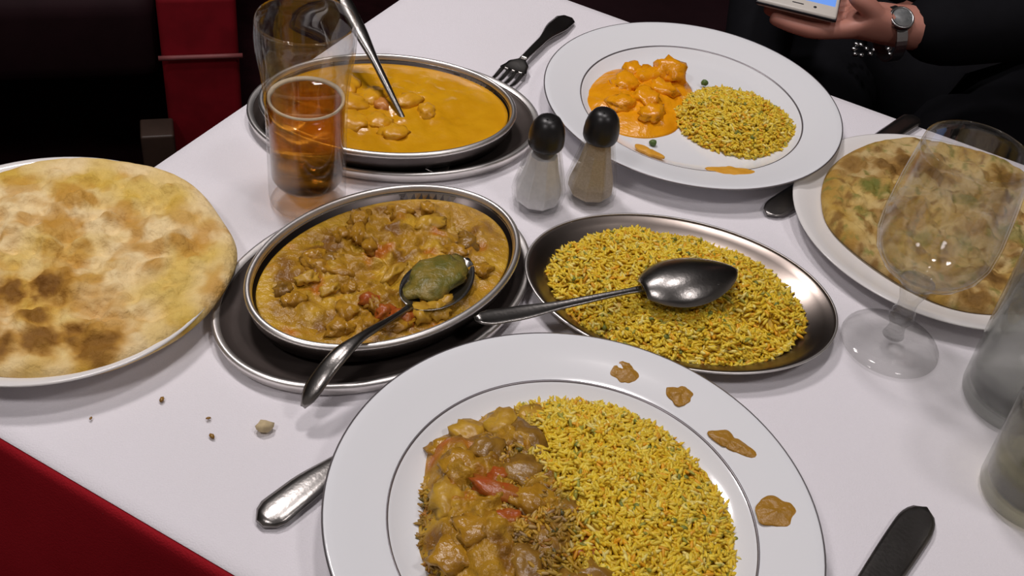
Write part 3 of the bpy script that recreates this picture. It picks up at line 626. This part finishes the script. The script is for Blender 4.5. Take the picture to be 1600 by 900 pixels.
# ------------------------------------------------------------------ person opposite with a phone
PO = Vector((.5200, 1.440, 0))           # hips
FW = -Vv; RT = -U                        # facing the table; the person's right hand is towards -U... seen from the camera, left
def pp(r, f, z): return PO + RT * r + FW * f + Vector((0, 0, z))
PH = Vector((.2500, 1.1030, T - .010))
UP = Vector((math.cos(math.radians(-11.3)), math.sin(math.radians(-11.3)), 0)); VP = Vector((-UP.y, UP.x, 0))   # middle of the phone edge that faces the table
def ph(a, b, c): return PH + UP * a + VP * b + Vector((0, 0, c))
nodes, edges = {}, []
def nd(k, p, r, par=None):
    nodes[k] = (Vector(p), r, par)
def build_person():
    nd('pelvis', pp(0, 0, .56), .135); nd('waist', pp(0, 0, .72), .125, 'pelvis'); nd('chest', pp(0, .02, .92), .145, 'waist'); nd('shoulders', pp(0, .01, 1.03), .12, 'chest')
    nd('neck', pp(0, .03, 1.12), .052, 'shoulders'); nd('neck2', pp(0, .05, 1.17), .05, 'neck'); nd('jaw', pp(0, .085, 1.21), .062, 'neck2'); nd('head', pp(0, .08, 1.29), .085, 'jaw'); nd('crown', pp(0, .06, 1.36), .066, 'head')
    for s, sd in ((1, 'r'), (-1, 'l')):
        nd('hip' + sd, pp(.09 * s, .05, .53), .085, 'pelvis'); nd('knee' + sd, pp(.11 * s, .40, .52), .058, 'hip' + sd); nd('calf' + sd, pp(.11 * s, .42, .30), .05, 'knee' + sd); nd('ankle' + sd, pp(.11 * s, .40, .08), .036, 'calf' + sd); nd('toe' + sd, pp(.12 * s, .53, .035), .032, 'ankle' + sd)
        nd('sh' + sd, pp(.17 * s, 0, 1.01), .062, 'shoulders')
    # left arm (image right) holds the phone from below
    wl = ph(.122, .062, -.026)
    nd('ell', pp(-.27, .10, .76), .044, 'shl'); nd('fal', (pp(-.27, .10, .76) * .45 + wl * .55), .038, 'ell'); nd('wrl', wl, .027, 'fal')
    nd('pal', ph(.078, .032, -.016), .030, 'wrl')
    for k, (b0, ln) in enumerate([(.006, .072), (.025, .080), (.044, .075), (.062, .060)]):
        q = 'f%d' % k
        nd(q + 'a', ph(.056, b0 + .012, -.020), .0105, 'pal'); nd(q + 'b', ph(.056 - ln * .45, b0, -.0235), .0094, q + 'a'); nd(q + 'c', ph(.056 - ln * .8, b0, -.0225), .0086, q + 'b'); nd(q + 'd', ph(.056 - ln * 1.12, b0 + .002, -.0195), .0074, q + 'c')
    nd('t1', ph(.078, .030, .002), .0135, 'pal'); nd('t2', ph(.062, .022, .014), .0110, 't1'); nd('t3', ph(.048, .030, .0185), .0092, 't2')
    # right hand rests on the thigh, below the table edge
    wr = pp(.15, .37, .622)
    nd('elr', pp(.24, .06, .72), .044, 'shr'); nd('far', (pp(.24, .06, .72) * .5 + wr * .5), .038, 'elr'); nd('wrr', wr, .027, 'far'); nd('par', pp(.135, .43, .606), .026, 'wrr')
    for k in range(4):
        q = 'g%d' % k; nd(q + 'a', pp(.105 + .020 * k, .47, .600), .0100, 'par'); nd(q + 'b', pp(.103 + .020 * k, .50, .594), .0090, q + 'a'); nd(q + 'c', pp(.103 + .020 * k, .52, .586), .0080, q + 'b')
    nd('u1', pp(.100, .44, .606), .0115, 'par'); nd('u2', pp(.085, .465, .602), .0095, 'u1')
build_person()
def skin_mesh(name, keys, grow, mat_, parent=None, sub=2):
    ks = list(keys); idx = {k: i for i, k in enumerate(ks)}
    me = bpy.data.meshes.new(name); me.from_pydata([nodes[k][0] for k in ks], [(idx[nodes[k][2]], idx[k]) for k in ks if nodes[k][2] in idx], []); me.update()
    o = bpy.data.objects.new(name, me); C.objects.link(o)
    md = o.modifiers.new('skin', 'SKIN'); md.use_smooth_shade = True; md.branch_smoothing = .5
    for i, k in enumerate(ks):
        v = me.skin_vertices[0].data[i]; r = nodes[k][1] + grow
        v.radius = (r, r * (.72 if k in ('pelvis', 'waist', 'chest', 'shoulders') else 1)); v.use_root = (i == 0)
    sm = o.modifiers.new('sub', 'SUBSURF'); sm.levels = sub; sm.render_levels = sub
    dg = bpy.context.evaluated_depsgraph_get(); ev = o.evaluated_get(dg); m2 = bpy.data.meshes.new_from_object(ev)
    o.modifiers.clear(); o.data = m2; m2.name = name; m2.materials.clear(); m2.materials.append(mat_); m2.polygons.foreach_set('use_smooth', np.ones(len(m2.polygons), bool))
    if parent: o.parent = parent
    return o
body = skin_mesh('person', list(nodes), 0, M['skin'])
tag(body, 'person in black clothing holding a phone across the table', 'person')
cl = [k for k in nodes if k in ('pelvis', 'waist', 'chest', 'shoulders', 'neck', 'shr', 'shl', 'elr', 'ell', 'far', 'fal', 'wrr')]
nodes['wrl_c'] = (nodes['wrl'][0] * 1.06 - nodes['fal'][0] * .06, .031, 'fal')
nodes['wrr_c'] = (nodes['wrr'][0] * 1.1 - nodes['far'][0] * .1, .030, 'wrr')
skin_mesh('jumper', cl + ['wrl_c', 'wrr_c'], .012, M['black'], body)
skin_mesh('trousers', [k for k in nodes if k[:3] in ('pel', 'hip', 'kne', 'cal', 'ank')], .012, M['black'], body)
for s in 'rl':
    a, b = nodes['ankle' + s][0], nodes['toe' + s][0]
    o = lump('shoe', (a * .45 + b * .55) + Vector((0, 0, 0)), (.145, .052, .045), M['black'], body, 3, math.atan2((b - a).y, (b - a).x), 3, .08)
    o.location.z = .046
hd, cr = nodes['head'][0], nodes['crown'][0]
hr = lump('hair', hd + Vector((0, 0, .035)) - FW * .018, (.100, .092, .098), M['hair'], body, 5, math.atan2(FW.y, FW.x), 4, .12)
lump('nose', hd + FW * .088 + Vector((0, 0, -.025)), (.016, .012, .020), M['skin'], body, 5, math.atan2(FW.y, FW.x), 2, .05)
for s in (-1, 1):
    lump('eye', hd + FW * .079 + RT * .031 * s + Vector((0, 0, .0)), (.011, .013, .009), M['china'], body, 5, 0, 2, .02)
    lump('ear', hd + RT * .088 * s + Vector((0, 0, -.02)), (.018, .010, .028), M['skin'], body, 5, math.atan2(FW.y, FW.x), 2, .08)
lump('mouth', hd + FW * .082 + Vector((0, 0, -.060)), (.008, .024, .007), M['tomato'], body, 5, math.atan2(FW.y, FW.x), 2, .03)
# wristwatch at the cuff of the phone hand
a, b = nodes['fal'][0], nodes['wrl'][0]; ax = (b - a).normalized()
t = thing('wristwatch', 'steel wristwatch at the black cuff beside the phone hand', 'watch'); wp = a + (b - a) * 1.13
place(t, (wp.x, wp.y, wp.z - T), ax, (FW * .8 + Vector((0, 0, 1))))
V, F = [], []
for i in range(40):
    A = 2 * PI * i / 40
    for (x, r) in ((-.006, .0270), (.006, .0270), (.006, .0295), (-.006, .0295)): V.append((x, r * math.cos(A), r * math.sin(A)))
for i in range(40):
    for q in range(4): j = (i + 1) % 40; F.append((i * 4 + q, i * 4 + (q + 1) % 4, j * 4 + (q + 1) % 4, j * 4 + q))
fixnorm(mesh('strap', V, F, M['watch'], t, False))
o = lathe('case', [(0, 0), (.013, 0), (.0138, .003), (.013, .0065), (.011, .0075), (.011, .006), (0, .006)], M['watch'], t, 36); o.location = (0, 0, .0280)
o2 = lathe('dial', [(0, .0064), (.0108, .0064), (.0108, .0060), (0, .0060)], M['dial'], o, 36)
# bracelet lying on the lap
bp = Vector((.3880, 1.2550, T - .126)); t = thing('bracelet', 'small grey metal bracelet glinting on the dark lap below the phone', 'bracelet', (bp.x, bp.y, bp.z - T))
for k in range(14):
    A = 2 * PI * k / 14; lump('link', (.022 * math.cos(A), .012 * math.sin(A), .004 * math.sin(A * 3)), (.0042, .0032, .0032), M['watch'], t, k, A, 2, .1)
# phone
t = thing('smartphone', 'white phone with a lit blue screen held above the far table edge', 'phone')
Zt = (Vector((0, 0, 1)) - VP * .10).normalized()
place(t, (PH.x, PH.y, PH.z - T), UP, Zt)
box('shell', (0, .071, -.004), (.084, .142, .0085), M['phonew'], t, .0035)
box('edge_frame', (0, .071, -.0042), (.0852, .1432, .0035), M['phoned'], t, .0016)
sc = box('screen', (0, .074, .0003), (.076, .110, .0006), M['screen'], t)
lathe('front_camera', [(0, .0006), (.0016, .0006), (.0018, 0), (0, 0)], M['phoned'], t, 16).location = (.018, .0095, .0002)
box('speaker_slot', (0, .010, .0003), (.012, .0015, .0004), M['phoned'], t)

# ------------------------------------------------------------------ seating
t = thing('banquette', 'dark upholstered bench behind the person in black', 'bench', (0, 0, -T)); B0 = PO - Vv * 0
box('seat', PO + Vv * .02 + Vector((0, 0, .36)), (1.5, .52, .12), M['darkvel'], t, .03, ANG)
box('backrest', PO + Vv * .285 + Vector((0, 0, .66)), (1.5, .12, .72), M['darkvel'], t, .03, ANG)
box('plinth', PO + Vv * .03 + Vector((0, 0, .15)), (1.46, .46, .30), M['wood'], t, .005, ANG)
BN = Vector((-.6000, 1.700, 0))
t = thing('bench_seat', 'dark red bench with a red end panel across the aisle', 'bench', (0, 0, -T))
bx = math.radians(20); Ub = Vector((math.cos(bx), math.sin(bx), 0)); Vb = Vector((-math.sin(bx), math.cos(bx), 0))
e = box('end_panel', BN + Vector((0, 0, .285)), (.115, .46, .30), M['redvel'], t, .012, bx)
tube('piping', [BN + Ub * sx * .062 - Vb * .235 + Vector((0, 0, .335)) for sx in (-1, -.5, 0, .5, 1)], .004, M['piping'], e, 8)
box('end_foot', BN + Vector((0, 0, .06)), (.09, .42, .12), M['wood'], t, .004, bx)
box('seat', BN - Ub * .66 + Vb * .02 + Vector((0, 0, .35)), (1.2, .46, .14), M['darkvel'], t, .03, bx)
box('backrest', BN - Ub * .6 + Vb * .29 + Vector((0, 0, .55)), (1.32, .10, .62), M['darkvel'], t, .03, bx)
box('foot', BN - Ub * .075 - Vb * .262 + Vector((0, 0, .115)), (.05, .05, .23), M['paleswood'], t, .004, bx)
